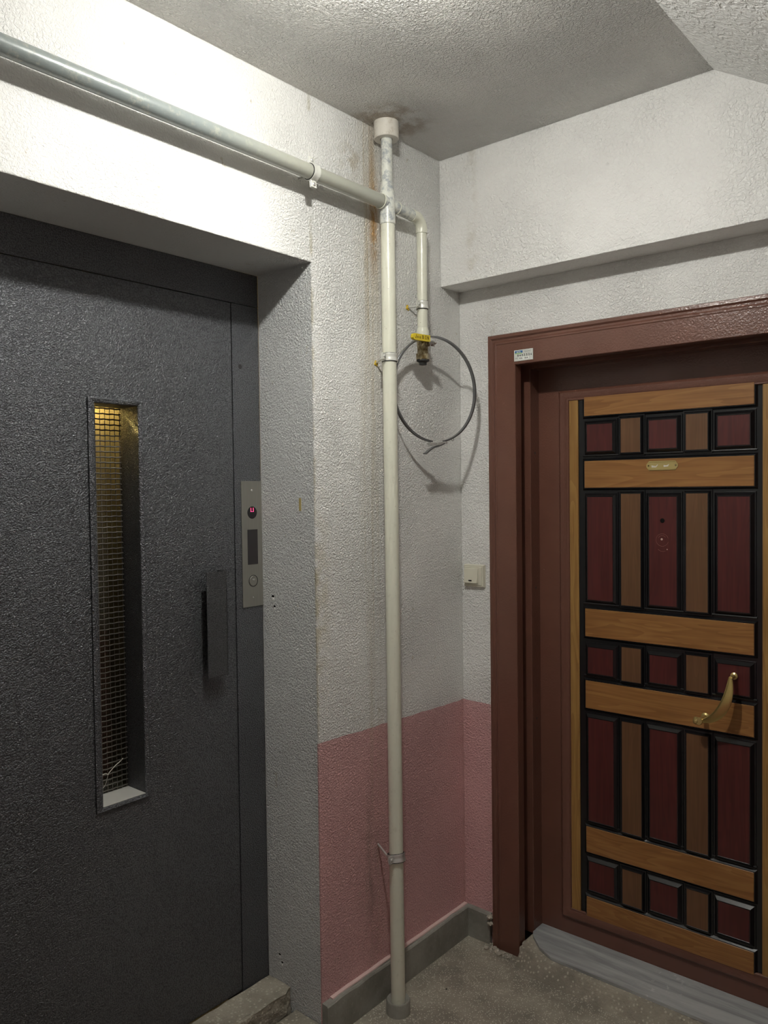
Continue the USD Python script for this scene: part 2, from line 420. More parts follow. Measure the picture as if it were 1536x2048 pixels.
# ---------------------------------------------------------------- the setting
obj("floor", bx((RX0, RY0, -0.15), (0.6, DE + 0.9, 0.0)), M["floor"], smooth=False, label="speckled grey-brown terrazzo landing floor", cat="floor", kind="structure")
ceil = obj("ceiling", bx((RX0, -0.858, ZC), (0.0, 0.05, ZC + 0.2)), M["ceiling"], smooth=False, label="stippled glossy off-white ceiling over the landing", cat="ceiling", kind="structure")
SL = 0.62                                           # stair flight going down towards the viewer, seen from below
obj("stair_soffit", prism(Polygon([(-0.858, ZC), (-2.6, ZC - SL * 1.742), (-2.6, ZC - SL * 1.742 + 0.2), (-0.858, ZC + 0.2)]), -1.35, 0.0, "yz"), M["soffit"], ceil, smooth=False)
obj("stairwell_ceiling", bx((RX0, RY0, ZC), (-1.35, -0.858, ZC + 0.2)), M["ceiling"], ceil, smooth=False)

# wall with the lift opening
outer = Polygon([(RX0, 0), (0.0, 0), (0.0, ZC), (RX0, ZC)])
hole = Polygon([(XO2, -1), (XO, -1), (XO, ZO), (XO2, ZO)])
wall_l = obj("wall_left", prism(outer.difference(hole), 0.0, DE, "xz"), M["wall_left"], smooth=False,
             label="rough white plaster wall with a pink dado, the lift opening and the gas pipes", cat="wall", kind="structure")
M["chip"] = plain("bare_plaster", (0.72, 0.72, 0.69), 0.8)
M["pit"] = plain("dark_hole", (0.006, 0.006, 0.006), 0.9, specular_ior_level=0.1)
def blob(c, r, seed, squash=(0.4, 1, 1)):
    m = trimesh.creation.icosphere(2, 1.0); rg_ = np.random.default_rng(seed)
    m.vertices = m.vertices * (0.75 + 0.5 * rg_.random((len(m.vertices), 1))) * np.array(squash) * r + np.array(c)
    return m
for k, (y, z, r) in enumerate(((0.172, 1.202, 0.0065), (0.166, 1.174, 0.005), (0.168, 0.170, 0.005), (0.158, 0.150, 0.0045))):
    obj("plaster_hole", blob((XO, y, z + 0.006), r * 0.7, 40 + k, (0.25, 1.2, 0.7)), M["pit"], wall_l)
    obj("plaster_chip", blob((XO, y, z - 0.002), r, 50 + k, (0.35, 0.8, 1.0)), M["chip"], wall_l)
obj("tape_scrap", bx((XO - 0.0012, 0.052, 1.452), (XO + 0.001, 0.060, 1.487)), plain("ochre_tape", (0.42, 0.34, 0.13), 0.6), wall_l, smooth=False)
# wall with the flat door
outer = Polygon([(0.22, 0), (RY0, 0), (RY0, ZC), (0.22, ZC)])
hole = Polygon([(-0.14, -1), (-1.15, -1), (-1.15, 1.985), (-0.14, 1.985)])
wall_r = obj("wall_right", prism(outer.difference(hole), 0.0, 0.25, "yz"), M["wall_right"], smooth=False,
             label="white plaster wall with a pink dado around the wooden flat door", cat="wall", kind="structure")
obj("beam", bx((-BEAM, RY0, ZB), (0.0, 0.0, ZC)), M["beam"], wall_r, smooth=False)
obj("wall_back", bx((RX0, RY0 - 0.15, 0), (0.0, RY0, ZC)), M["wall_plain"], smooth=False, label="plain white plaster wall behind the viewer", cat="wall", kind="structure")
obj("wall_side", bx((RX0 - 0.15, RY0, 0), (RX0, 0.2, ZC)), M["wall_plain"], smooth=False, label="plain white plaster wall at the far left end of the landing", cat="wall", kind="structure")

# grey skirting with an uneven pale upper lip
def skirting(name, a, b, n_in, hgt, t, label):
    a, b, n_in = np.array(a, float), np.array(b, float), np.array(n_in, float)
    N = 60; V = []; F = []
    prof = [(0.0, 0.0), (t, 0.0), (t, hgt - 0.004), (t - 0.003, hgt), (0.0, hgt + 0.001)]
    for i in range(N + 1):
        p = a + (b - a) * i / N
        w = (meshkit.noise(np.array([[p[0] * 30.0, p[1] * 30.0, 0.5]]), 3)[0] - 0.5) * 0.006
        for d, z in prof:
            V.append([*(p + n_in * d), z + (w if z > 0.05 else 0)])
    k = len(prof)
    for i in range(N):
        for q in range(k - 1):
            F += [(i * k + q, (i + 1) * k + q, (i + 1) * k + q + 1), (i * k + q, (i + 1) * k + q + 1, i * k + q + 1)]
    for i in (0, N):
        F += [(i * k, i * k + 1, i * k + 2), (i * k, i * k + 2, i * k + 3), (i * k, i * k + 3, i * k + 4)]
    V = np.array(V)
    m = trimesh.Trimesh(V, F, process=False); m.fix_normals()
    return obj(name, m, M["skirting"], smooth=20, label=label, cat="baseboard", kind="structure")
sk = skirting("baseboard_left", (0.0, 0.0), (XO, 0.0), (0, -1), 0.100, 0.022, "grey cement skirting below the pink wall, behind the gas riser")
ln = [(-0.004 + -0.0347 * i, -0.006, 0.1015 + 0.0022 * meshkit.noise(np.array([[i * .7, 0, 0]]), 5)[0]) for i in range(20)]
obj("plaster_lip", sweep(ln, [(-0.002, -0.006), (0.0016, -0.005), (0.002, 0.006), (-0.002, 0.006)], up=(0, 0, 1)), plain("pale_pink_edge", (0.62, 0.45, 0.42), 0.7), sk)
skirting("baseboard_right", (0.0, 0.0), (0.0, -0.108), (-1, 0), 0.100, 0.016, "short grey cement skirting between the corner and the brown door frame")

# ---------------------------------------------------------------- lift landing door (door_1)
d1 = thing("door_1", "dark grey hammered metal lift door with a narrow wired-glass window", "lift door", kind="structure")
GT, GR, GB = 2.027, -0.793, 0.100                   # leaf top, leaf right edge, leaf bottom
LX0 = -1.595
fr = [cbox((XO2, DE, GT + 0.002), (XO, DE + 0.07, ZO), 0.001), cbox((GR + 0.003, DE, 0.0), (XO, DE + 0.07, GT + 0.001), 0.001), cbox((XO2, DE, 0.0), (LX0 - 0.003, DE + 0.07, GT + 0.001), 0.001)]
obj("door_frame", fr, M["lift_paint"], d1, smooth=False)
obj("bolt_hole", lathe([(0.0065, 0.0), (0.0065, 0.0006), (0.0, 0.0006)], (-0.763, DE + 0.0003, 1.855), (0, -1, 0), 20), M["black_plastic"], d1, label="round black hole in the frame post")
SX0, SX1, SZ0, SZ1, PY = -1.210, -1.093, 0.752, 1.722, 0.293
oy = [(LX0, GB), (GR, GB), (GR, GT), (LX0, GT)]
leaf = prism(Polygon(oy, [[(SX0, SZ0), (SX1, SZ0), (SX1, SZ1), (SX0, SZ1)]]), DE + 0.0015, DE + 0.082, "xz")
leaf_p = obj("door_leaf", leaf, M["lift_paint"], d1, smooth=False)
# proud flange round the window, mitred
def flange():
    yb, yf, yi = DE + 0.0015, DE - 0.0055, DE - 0.003
    o = (-1.228, -1.081, 0.741, 1.735); i = (SX0, SX1, SZ0, SZ1)
    ms = []
    prof = [(0.0, yb), (0.0, yf + 0.002), (0.25, yf), (0.85, yi), (1.0, yi + 0.002), (1.0, yb)]
    R = []
    for s, y in prof:
        L = [o[k] + (i[k] - o[k]) * s for k in range(4)]
        R.append([(L[0], y, L[2]), (L[1], y, L[2]), (L[1], y, L[3]), (L[0], y, L[3])])
    V = np.array(R).reshape(-1, 3); F = []
    for a in range(len(R) - 1):
        for k in range(4):
            q = (k + 1) % 4
            F += [(a * 4 + k, a * 4 + q, a * 4 + 4 + q), (a * 4 + k, a * 4 + 4 + q, a * 4 + 4 + k)]
    m = trimesh.Trimesh(V, F, process=False); m.fix_normals()
    return m
obj("window_trim", flange(), M["lift_paint"], leaf_p, smooth=False)
obj("window_pane", bx((SX0 - 0.004, PY, SZ0 - 0.004), (SX1 + 0.004, PY + 0.006, SZ1 + 0.004)), M["glass"], leaf_p, smooth=False)
# the square wire mesh of the glass
wires = []
step = 0.0135
xs = np.arange(SX0 + 0.004, SX1, step)
zs = np.arange(SZ0 + 0.008, SZ1, step)
for x in xs:
    wires.append(bx((x - 0.0008, PY - 0.0022, SZ0), (x + 0.0008, PY - 0.0006, SZ1)))
for z in zs:                                        # crimped: each run dips a little between the uprights
    pts = []
    for k, x in enumerate(np.arange(SX0, SX1 + 0.001, step / 2)):
        pts.append((x, PY - 0.0032 + (0.0007 if k % 2 else -0.0005), z + 0.0006 * math.sin(k * 1.7 + z * 50)))
    wires.append(sweep(pts, circ(0.0018, 8)))
obj("wire_mesh", wires, M["mesh_wire"], leaf_p, smooth=40, kind="stuff", label="square wire mesh in the window glass")
crack = [(-1.109, PY - 0.004, 0.830), (-1.118, PY - 0.004, 0.8235), (-1.130, PY - 0.004, 0.8175), (-1.141, PY - 0.005, 0.8105), (-1.150, PY - 0.005, 0.8035), (-1.152, PY - 0.005, 0.800), (-1.158, PY - 0.004, 0.804), (-1.168, PY - 0.004, 0.8035)]
tail = [(-1.152, PY - 0.005, 0.801), (-1.155, PY - 0.004, 0.790), (-1.157, PY - 0.004, 0.781), (-1.163, PY - 0.004, 0.772), (-1.172, PY - 0.004, 0.766)]
obj("broken_wire", [tube(crack, 0.0013, 6), tube(tail, 0.0006, 6)], plain("silver_wire", (0.80, 0.77, 0.68), 0.3, metallic=0.6), leaf_p, label="bright loose wire across the lower window")
obj("window_ledge", bx((SX0 + 0.0005, DE - 0.002, SZ0 + 0.0002), (SX1 - 0.0005, PY - 0.0003, SZ0 + 0.0014)), plain("bare_galvanised_sheet", (0.52, 0.51, 0.47), 0.4, metallic=0.2), leaf_p, smooth=False, label="pale metal ledge at the foot of the window")
# pull: a plate standing off the leaf, fixed along its right edge, open at top and left
hx0, hx1, hz0, hz1, hy = -0.917, -0.850, 1.012, 1.294, DE - 0.034
obj("pull_handle", [cbox((hx0, hy, hz0), (hx1, hy + 0.003, hz1), 0.0008), cbox((hx1 - 0.003, hy, hz0), (hx1, DE + 0.003, hz1), 0.0008)], M["pull_paint"], leaf_p, smooth=False)

# lift shaft behind the window
sh = thing("wall_shaft", "dark lift shaft seen through the wired window of the lift door", "lift shaft", kind="structure")
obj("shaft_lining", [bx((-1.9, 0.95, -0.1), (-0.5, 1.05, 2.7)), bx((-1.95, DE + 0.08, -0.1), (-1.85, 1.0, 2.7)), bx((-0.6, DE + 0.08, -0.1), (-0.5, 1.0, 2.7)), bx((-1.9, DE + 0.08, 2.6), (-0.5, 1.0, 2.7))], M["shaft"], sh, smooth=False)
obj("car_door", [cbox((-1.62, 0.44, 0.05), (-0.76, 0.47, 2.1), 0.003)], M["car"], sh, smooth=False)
lamp2 = thing("shaft_lamp", "small warm lamp in the lift shaft glowing behind the top of the wired window", "lamp")
LP2 = (-1.180, 0.390, 1.800)
obj("bulb", lathe([(0.0, -0.018), (0.012, -0.014), (0.017, 0.0), (0.012, 0.014), (0.0, 0.018)], LP2, (0, 0, 1), 16), M["shaft_bulb"], lamp2)
obj("lamp_shade", cbox((LP2[0] - 0.09, LP2[1] - 0.013, LP2[2] - 0.038), (LP2[0] + 0.07, LP2[1] + 0.012, LP2[2] - 0.035), 0.0008), M["black_plastic"], lamp2, smooth=False)
obj("bracket", [cbox((LP2[0] - 0.012, 0.409, LP2[2] - 0.012), (LP2[0] + 0.012, 0.44, LP2[2] + 0.012), 0.002)], M["black_plastic"], lamp2)

# call panel
cp = thing("call_panel", "brushed steel lift call panel with a red floor display and round button", "call panel")
px0, px1, pz0, pz1, py = -0.7685, -0.6945, 1.180, 1.536, DE - 0.0030
obj("faceplate", cbox((px0, py, pz0), (px1, DE, pz1), 0.0006), M["brushed"], cp, smooth=False)
pcx = -0.7305
disp = obj("floor_display", lathe([(0.0, 0.0006), (0.0165, 0.0006), (0.0175, 0.0), (0.0175, -0.001)], (pcx, py, 1.447), (0, -1, 0), 40), M["black_glass"], cp, label="round black display showing a red U-shaped digit")
sw = 0.0013
def seg(x0, z0, x1, z1):
    return bx((min(x0, x1) - sw / 2, py - 0.0010, min(z0, z1) - sw / 2), (max(x0, x1) + sw / 2, py - 0.0006, max(z0, z1) + sw / 2))
ux, uz = pcx - 0.001, 1.4545
obj("lit_digit", [seg(ux - 0.0048, uz - 0.0052, ux - 0.0042, uz + 0.0052), seg(ux + 0.0042, uz - 0.0052, ux + 0.0048, uz + 0.0052), seg(ux - 0.0046, uz - 0.0052, ux + 0.0046, uz - 0.0052)], M["led"], disp, smooth=False)
obj("dark_window", cbox((pcx - 0.0185, py - 0.0006, 1.300), (pcx + 0.0185, py + 0.001, 1.399), 0.0003), M["black_plastic"], cp, smooth=False)
bt = obj("call_button", lathe([(0.0, 0.0016), (0.0135, 0.0014), (0.0145, 0.0006), (0.0145, -0.001)], (pcx, py, 1.253), (0, -1, 0), 40), M["brushed"], cp)
obj("button_ring", lathe([(0.0150, -0.001), (0.0150, 0.0006), (0.0168, 0.0006), (0.0168, -0.001)], (pcx, py, 1.253), (0, -1, 0), 40), M["black_plastic"], bt)
obj("button_lens", lathe([(0.0, 0.0035), (0.003, 0.0030), (0.0042, 0.0012)], (pcx, py, 1.2565), (0, -1, 0), 20), M["chrome"], bt)
for z in (1.510, 1.206):
    obj("screw", lathe([(0.0, 0.0012), (0.002, 0.0011), (0.0030, 0.0002)], (pcx, py, z), (0, -1, 0), 16), M["chrome"], cp)

# doorway steps of the lift
rng = np.random.default_rng(3)
def rough_block(poly, z0, z1, amp, seed, edge=0.012):
    m = prism(poly, z0, z1, "xy")
    for _ in range(5):
        m = m.subdivide() if m.edges_unique_length.max() > edge * 1.6 else m
    n = meshkit.fbm(m.vertices * 45.0, 3, seed) - 0.5
    n2 = meshkit.fbm(m.vertices * 45.0 + 9.3, 3, seed) - 0.5
    v = m.vertices.copy()
    v[:, 1] += n * amp * 2; v[:, 2] += np.where(v[:, 2] > z0 + 1e-4, n2 * amp, 0)
    m.vertices = v
    return m
obj("lift_threshold", rough_block(Polygon([(XO2 + 0.001, 0.110), (-1.2, 0.118), (XO - 0.03, 0.112), (XO - 0.001, 0.125), (XO - 0.001, DE - 0.002), (XO2 + 0.001, DE - 0.002)]), 0.0, 0.098, 0.006, 4, 0.02), M["concrete"], smooth=30,
    label="worn grey concrete threshold step directly under the dark lift door", cat="step")
obj("doorway_ledge", rough_block(Polygon([(XO2 + 0.001, 0.004), (XO - 0.004, 0.004), (XO - 0.001, 0.10), (XO2 + 0.001, 0.10)]), 0.0, 0.042, 0.004, 9, 0.02), M["concrete"], smooth=30,
    label="low concrete ledge in front of the lift threshold, at the foot of the white reveal", cat="step")

# ---------------------------------------------------------------- flat door (door_2)
d2 = thing("door_2", "flat door of oak, brown and dark red panels in a glossy brown frame", "door", kind="structure")
Y0, Y1, ZF = -0.120, -1.160, 1.997
casing = [(0.0, 0.004), (0.0, -0.014), (0.003, -0.020), (0.012, -0.021), (0.017, -0.0165), (0.023, -0.0165), (0.027, -0.020), (0.032, -0.020), (0.034, -0.0185), (0.100, -0.0195), (0.102, -0.0175), (0.102, 0.016)]
obj("casing", frame_sweep(casing, Y0, Y1, 0.0, ZF, closed=False), M["brown"], d2, smooth=25)
rebate = [(0.102, 0.016), (0.072, 0.018), (0.072, 0.063), (0.106, 0.064), (0.1075, 0.066), (0.1075, 0.20)]
obj("door_stop", frame_sweep(rebate, Y0, Y1, 0.045, ZF, closed=False), M["brown"], d2, smooth=25)
holes = [lathe([(0.004, 0.0), (0.004, 0.0006), (0.0, 0.0006)], (0.093, Y0 - 0.1072, z), (0, -1, 0), 12) for z in (1.62, 1.18, 0.75)]
obj("bolt_hole", holes, M["dark_slot"], d2)
LY0, LY1, LZ0, LZ1 = Y0 - 0.107, Y1 + 0.107, 0.034, ZF - 0.107
leaf2 = obj("door_leaf", bx((DL + 0.006, LY0, 0.058), (DL + 0.05, LY1, LZ1)), M["black"], d2, smooth=False)
bord = [(0.0, DL + 0.03), (0.0, DL), (0.073, DL), (0.0755, DL - 0.005), (0.082, DL - 0.0095), (0.090, DL - 0.0095), (0.097, DL - 0.006), (0.1015, DL - 0.001), (0.106, DL - 0.001), (0.108, DL + 0.002), (0.108, DL + 0.010)]
obj("leaf_border", frame_sweep(bord, LY0, LY1, LZ0, LZ1), M["brown"], leaf2, smooth=28)
ZT, ZBm = LZ1 - 0.108, LZ0 + 0.108
XF = DL + 0.006                                     # black ground of the leaf
for ya, yb in ((-0.335, -0.366), (-0.914, -0.945)):
    obj("edge_strip", cbox((DL + 0.001, ya, ZBm - 0.002), (DL + 0.03, yb, ZT + 0.002), 0.0015), M["oak_v"], leaf2, smooth=False)
BY0, BY1 = -0.3885, -0.8935
bars = [(1.730, 1.790), (1.5045, 1.589), (1.0346, 1.123), (0.8057, 0.894), (0.3428, 0.4253), (0.135, 0.1984)]
for za, zb in bars:
    obj("rail_moulding", frustum(BY0 + 0.008, BY1 - 0.008, za - 0.008, zb + 0.008, XF, DL - 0.0005, 0.006), M["black"], leaf2, smooth=False)
    obj("rail", cbox((DL - 0.0022, BY0, za), (DL + 0.002, BY1, zb), 0.001), M["oak_h"], leaf2, smooth=False)
cols = [(-0.3987, -0.4834, 0), (-0.5096, -0.5721, 1), (-0.5979, -0.681, 0), (-0.7072, -0.7698, 1), (-0.7965, -0.8833, 0)]
rows = [((1.6185, 1.7035), (1.6105, 1.7145)), ((1.152, 1.4765), (1.143, 1.486)), ((0.9186, 1.0023), (0.9104, 1.0157)), ((0.4475, 0.778), (0.4399, 0.7855)), ((0.2241, 0.3169), (0.2156, 0.325))]
for ya, yb, tan in cols:
    for zz in rows:
        za, zb = zz[tan]
        e = 0.007 if tan else 0.0105
        prof = [(-e - 0.004, XF), (-e - 0.003, XF - 0.003), (-e, XF - 0.003), (-0.002, DL - 0.006), (0.0, DL - 0.006), (0.001, DL - 0.005), (0.001, XF)]
        obj("panel_moulding", frame_sweep(prof, ya, yb, za, zb), M["black"], leaf2, smooth=False)
        obj("panel", bx((DL - 0.0052, ya, za), (XF, yb, zb)), M["tan" if tan else "red"], leaf2, smooth=False)
# moulded ridges above each cross rail (the bright double lines)
for k, (za, zb) in enumerate(bars[1:5]):
    for ya, yb, tan in cols:
        if not tan:
            obj("ridge", sweep([(DL + 0.0035, ya + 0.017, zb + 0.0165), (DL + 0.0035, yb - 0.017, zb + 0.0165)], circ(0.0032, 8)), M["black"], leaf2)
# peephole, ghost of a removed lock
hx = DL - 0.0054
obj("peephole", lathe([(0.0, 0.0002), (0.0060, 0.0004), (0.0068, 0.0)], (hx, -0.6385, 1.4055), (-1, 0, 0), 24), M["pit"], leaf2, label="small black peephole in the middle red panel")
marks = [tube(arc((hx, -0.638, 1.348), r, a0, a1, (0, -1, 0), (0, 0, 1), 30), 0.0006, 5) for r, a0, a1 in ((0.0185, 0.3, 6.0), (0.0130, 0.7, 2.6), (0.0185, 1.0, 1.6))]
marks += [tube(arc((hx, -0.640, 1.334), 0.020, 3.9, 5.1, (0, -1, 0), (0, 0, 1), 12), 0.0006, 5)]
obj("lock_mark", marks, M["scratch_red"], leaf2, label="pale circular scratch left by a removed lock")
obj("filler_spot", [lathe([(0.0, 0.0008), (0.0030, 0.0004), (0.0034, 0.0)], (hx, -0.6365, 1.350), (-1, 0, 0), 10), lathe([(0.0, 0.0008), (0.0014, 0.0004), (0.002, 0.0)], (hx, -0.6525, 1.3205), (-1, 0, 0), 8)], M["scratch"], leaf2)
# brass name plate
npy0, npy1, npz0, npz1 = -0.590, -0.684, 1.5545, 1.5825
cutc = 0.008
npoly = Polygon([(npy0 - cutc, npz0), (npy1 + cutc, npz0), (npy1, npz0 + 0.010), (npy1, npz1 - 0.010), (npy1 + cutc, npz1), (npy0 - cutc, npz1), (npy0, npz1 - 0.010), (npy0, npz0 + 0.010)])
npl = obj("name_plate", prism(npoly, DL - 0.0038, DL - 0.0020, "yz"), M["brass_plate"], leaf2, smooth=False, label="small brass name plate on the second oak rail")
obj("plate_rim", [cbox((DL - 0.0052, npy0 - cutc, z - 0.0016), (DL - 0.0036, npy1 + cutc, z + 0.0016), 0.0006) for z in (npz0 + 0.0024, npz1 - 0.0024)], M["brass_plate"], leaf2, smooth=False)
obj("paper_scrap", [prism(Polygon([(-0.606, 1.5630), (-0.6195, 1.5630), (-0.626, 1.5715), (-0.6225, 1.5715), (-0.6185, 1.5672), (-0.609, 1.5690), (-0.6055, 1.5700)]), DL - 0.0042, DL - 0.0037, "yz"),
                    prism(Polygon([(-0.642, 1.5635), (-0.655, 1.5650), (-0.659, 1.5725), (-0.651, 1.5690), (-0.642, 1.5700)]), DL - 0.0042, DL - 0.0037, "yz")], M["paper"], leaf2, smooth=False)
for y in (npy0 - 0.0065, npy1 + 0.0065):
    obj("plate_screw", lathe([(0.0, 0.0010), (0.0018, 0.0010), (0.0026, 0.0003)], (DL - 0.0038, y, 1.5685), (-1, 0, 0), 14), M["valve"], leaf2)
# bowed brass pull handle
hp = []
A, Bq = np.array([DL - 0.006, -0.842, 0.972]), np.array([DL - 0.003, -0.762, 0.842])
def bez(p0, p1, p2, p3, t): return (1 - t) ** 3 * p0 + 3 * (1 - t) ** 2 * t * p1 + 3 * (1 - t) * t * t * p2 + t ** 3 * p3
A1, B1 = A + np.array([-0.034, 0, 0]), Bq + np.array([-0.052, 0, 0])
path, wid = [], []
for t in np.linspace(0, 1, 26):
    path.append(bez(A1, A1 + np.array([-0.020, -0.004, -0.065]), B1 + np.array([-0.006, -0.060, 0.010]), B1, t))
    wid.append(0.0050 + 0.0090 * math.sin(math.pi * min(1, t * 1.05)) ** 0.8)
def strap(path, wid, th=0.0035):
    P = np.array(path); T = np.gradient(P, axis=0); T /= np.linalg.norm(T, axis=1, keepdims=True)
    V, F = [], []
    for i, p in enumerate(P):
        n = np.array([-1.0, 0, 0]) - T[i] * (-T[i][0]); n /= np.linalg.norm(n); b = np.cross(T[i], n)
        w = wid[i]
        for a, h in ((-1, -.6), (-.7, -1), (.7, -1), (1, -.6), (1, .3), (.55, .9), (-.55, .9), (-1, .3)):
            V.append(p + b * w * a + n * th * h)
    k = 8
    for i in range(len(P) - 1):
        for q in range(k):
            r = (q + 1) % k
            F += [(i * k + q, i * k + r, i * k + k + r), (i * k + q, i * k + k + r, i * k + k + q)]
    for i, c in ((0, 0), (len(P) - 1, 0)):
        for q in range(1, k - 1): F.append((i * k, i * k + q, i * k + q + 1))
    m = trimesh.Trimesh(V, F, process=False); m.fix_normals(); return m
ph = obj("pull_handle", strap(path, wid), M["brass"], leaf2, smooth=40, label="bowed brass pull handle at the right edge")
obj("handle_post", [lathe([(0.010, 0.0), (0.010, 0.003), (0.0055, 0.006), (0.005, 0.033), (0.0, 0.0335)], A, (-1, 0, 0), 20),
                    lathe([(0.012, 0.0), (0.012, 0.003), (0.0075, 0.007), (0.007, 0.050), (0.0105, 0.053), (0.0110, 0.058), (0.0095, 0.0605), (0.0, 0.061)], Bq, (-1, 0, 0), 24), lathe([(0.0, 0.011), (0.006, 0.0105), (0.0100, 0.008), (0.0108, 0.004), (0.0100, -0.002), (0.0, -0.004)], B1 + np.array([0.002, 0.006, -0.001]), (-0.75, 0.62, 0.22), 24)], M["brass_plate"], leaf2)

# sill and the rough concrete under it
sill = Polygon([(DL - 0.002, -0.229), (0.055, -0.229), (0.03, -0.245), (-0.012, -0.290), (-0.040, -0.345), (-0.045, -1.02), (DL - 0.002, -1.052)])
obj("door_sill", rough_block(sill, 0.047, 0.056, 0.0010, 21, 0.03), M["marble"], smooth=35, label="scuffed grey marble sill slab at the foot of the flat door", cat="sill")
under = Polygon([(DL, -0.235), (0.02, -0.225), (-0.035, -0.235), (-0.055, -0.32), (-0.060, -0.6), (-0.058, -1.05), (DL, -1.06)])
um = rough_block(under, 0.0, 0.0465, 0.006, 31, 0.012)
v = um.vertices.copy(); v[:, 0] -= np.where(v[:, 0] < 0.03, (0.046 - v[:, 2]) * 0.75, 0); um.vertices = v
obj("sill_bed", um, M["concrete"], smooth=40, label="crumbling raw concrete bed under the grey marble sill", cat="step")
crumbs = []
for k in range(46):
    if k < 26: p = np.array([-0.026 - 0.022 * rng.random(), -0.108 - 0.11 * rng.random(), 0.0])
    elif k < 36: p = np.array([-0.010 - 0.012 * rng.random(), -0.104 - 0.012 * rng.random(), 0.10 * rng.random()])
    else: p = np.array([-0.035 - 0.06 * rng.random(), -0.20 - 0.45 * rng.random(), 0.0])
    s = 0.002 + 0.0085 * rng.random() ** 2
    c = trimesh.creation.icosphere(1, s); c.vertices *= 0.7 + 0.6 * rng.random((len(c.vertices), 1)); c.vertices[:, 2] *= 0.8; c.apply_translation(p + [0, 0, s * 0.35])
    crumbs.append(c)
obj("plaster_crumbs", crumbs, M["crumb"], smooth=False, label="crumbs of broken plaster at the foot of the brown door frame", cat="rubble", kind="stuff")
obj("floor_speck", lathe([(0.0, 0.003), (0.002, 0.002), (0.0028, 0.0)], (-0.30, -0.135, 0.0), (0, 0, 1), 8), M["ink"], label="tiny black bit of dirt on the floor between pipe and door", cat="dirt")

# sticker on the frame head
st = thing("meter_sticker", "small silvery label with a blue logo and the number 8403334 on the brown door frame", "sticker")
sx = -0.0210
SY0, SY1 = -0.2200, -0.2868
def spt(a, b): return (SY0 + (SY1 - SY0) * a, 1.9045 + 0.0345 * b)
def srect(a0, a1, b0, b1, x): 
    (ya, za), (yb, zb) = spt(a0, b0), spt(a1, b1)
    return bx((x, ya, za), (x + 0.0004, yb, zb))
obj("backing", bx((sx, SY0, 1.9045), (sx + 0.0025, SY1, 1.939)), M["sticker"], st, smooth=False)
obj("blue_band", srect(0.05, 0.46, 0.72, 0.92, sx - 0.0004), M["sticker_blue"], st, smooth=False)
obj("green_band", srect(0.05, 0.42, 0.63, 0.72, sx - 0.0004), M["sticker_green"], st, smooth=False)
obj("white_field", srect(0.24, 0.80, 0.10, 0.36, sx - 0.0003), M["sticker_white"], st, smooth=False)
ex, ey = (0, -1, 0), (0, 0, 1)
def stext(t, h, a, b, x=sx - 0.0004, bold=True):
    y, z = spt(a, b); return text_on(t, h, (x, y, z), ex, ey, 0.0003, bold)
obj("logo_lettering", stext("DETA", 0.0042, 0.13, 0.74, sx - 0.0006), M["sticker_white"], st, smooth=False)
obj("number_lettering", [stext("8 4 0 3 3 3 4", 0.0062, 0.17, 0.40), stext("024 - 864", 0.0045, 0.27, 0.16)], M["ink"], st, smooth=False)
M["grey_ink"] = plain("grey_print", (0.25, 0.26, 0.24), 0.5)
for _q in ((0.52, 0.90, 0.83, 0.86), (0.56, 0.86, 0.73, 0.755), (0.06, 0.19, 0.24, 0.28)):
    obj("fine_print", srect(*_q, sx - 0.0004), M["grey_ink"], st, smooth=False)

# light switch
ls = thing("light_switch", "yellowed ivory light switch between the room corner and the brown door frame", "light switch")
obj("cover_plate", frustum(-0.0125, -0.0935, 1.180, 1.2555, 0.0, -0.010, 0.003), M["ivory"], ls, smooth=False)
obj("inner_frame", frustum(-0.0185, -0.0860, 1.1865, 1.249, -0.009, -0.0125, 0.002), M["ivory"], ls, smooth=False)
rk = trimesh.convex.convex_hull(np.array([(-0.012, y, z) for y in (-0.020, -0.073) for z in (1.1945, 1.2435)] + [(-0.0145, y, 1.2425) for y in (-0.021, -0.072)] + [(-0.0215, y, 1.1955) for y in (-0.021, -0.072)]))
rock = obj("rocker", rk, M["ivory"], ls, smooth=False)
obj("indicator_slot", cbox((-0.0215, -0.0395, 1.2005), (-0.0205, -0.0520, 1.2050), 0.0002), M["dark_slot"], rock, smooth=False)

# ---------------------------------------------------------------- gas pipes
TOP, BOT = np.array([-0.4290, -0.0470, ZC]), np.array([-0.4725, -0.0885, 0.0])
def riser(z): return BOT + (TOP - BOT) * (z / ZC)
gp = thing("gas_pipe", "cream painted gas riser with cross fitting, side run over the lift and short drop", "pipe")
obj("lower_riser", tube([riser(z) for z in (0.012, 0.5, 1.0, 1.5, 2.0, 2.285)], 0.0205, 28), M["pipe"], gp)
obj("upper_riser", tube([riser(2.36), riser(2.555)], 0.0165, 24), M["pipe_worn"], gp)
HZ = 2.3285; cx = riser(HZ)
fit = [lathe([(0.0208, -0.062), (0.0228, -0.060), (0.0228, -0.045), (0.0222, -0.02), (0.0228, 0.0), (0.0215, 0.025), (0.0185, 0.045), (0.0165, 0.06)], cx, (TOP - BOT), 28),
       tube([cx, cx + [-0.030, 0, 0]], 0.0200, 24), tube([cx, cx + [0.042, 0, -0.002]], 0.0180, 24)]
obj("cross_fitting", fit, M["pipe_worn"], gp)
for _w in [lathe([(0.0205, -0.002), (0.0222, -0.001), (0.0222, 0.001), (0.0205, 0.002)], cx + np.array([-0.030, 0, 0]), (1, 0, 0), 24),
                  lathe([(0.0175, -0.002), (0.0192, -0.001), (0.0192, 0.001), (0.0175, 0.002)], cx + np.array([0.042, 0, -0.002]), (1, 0, 0), 24)]:
    obj("weld_ring", _w, M["pipe"], gp)
hy_ = cx[1]
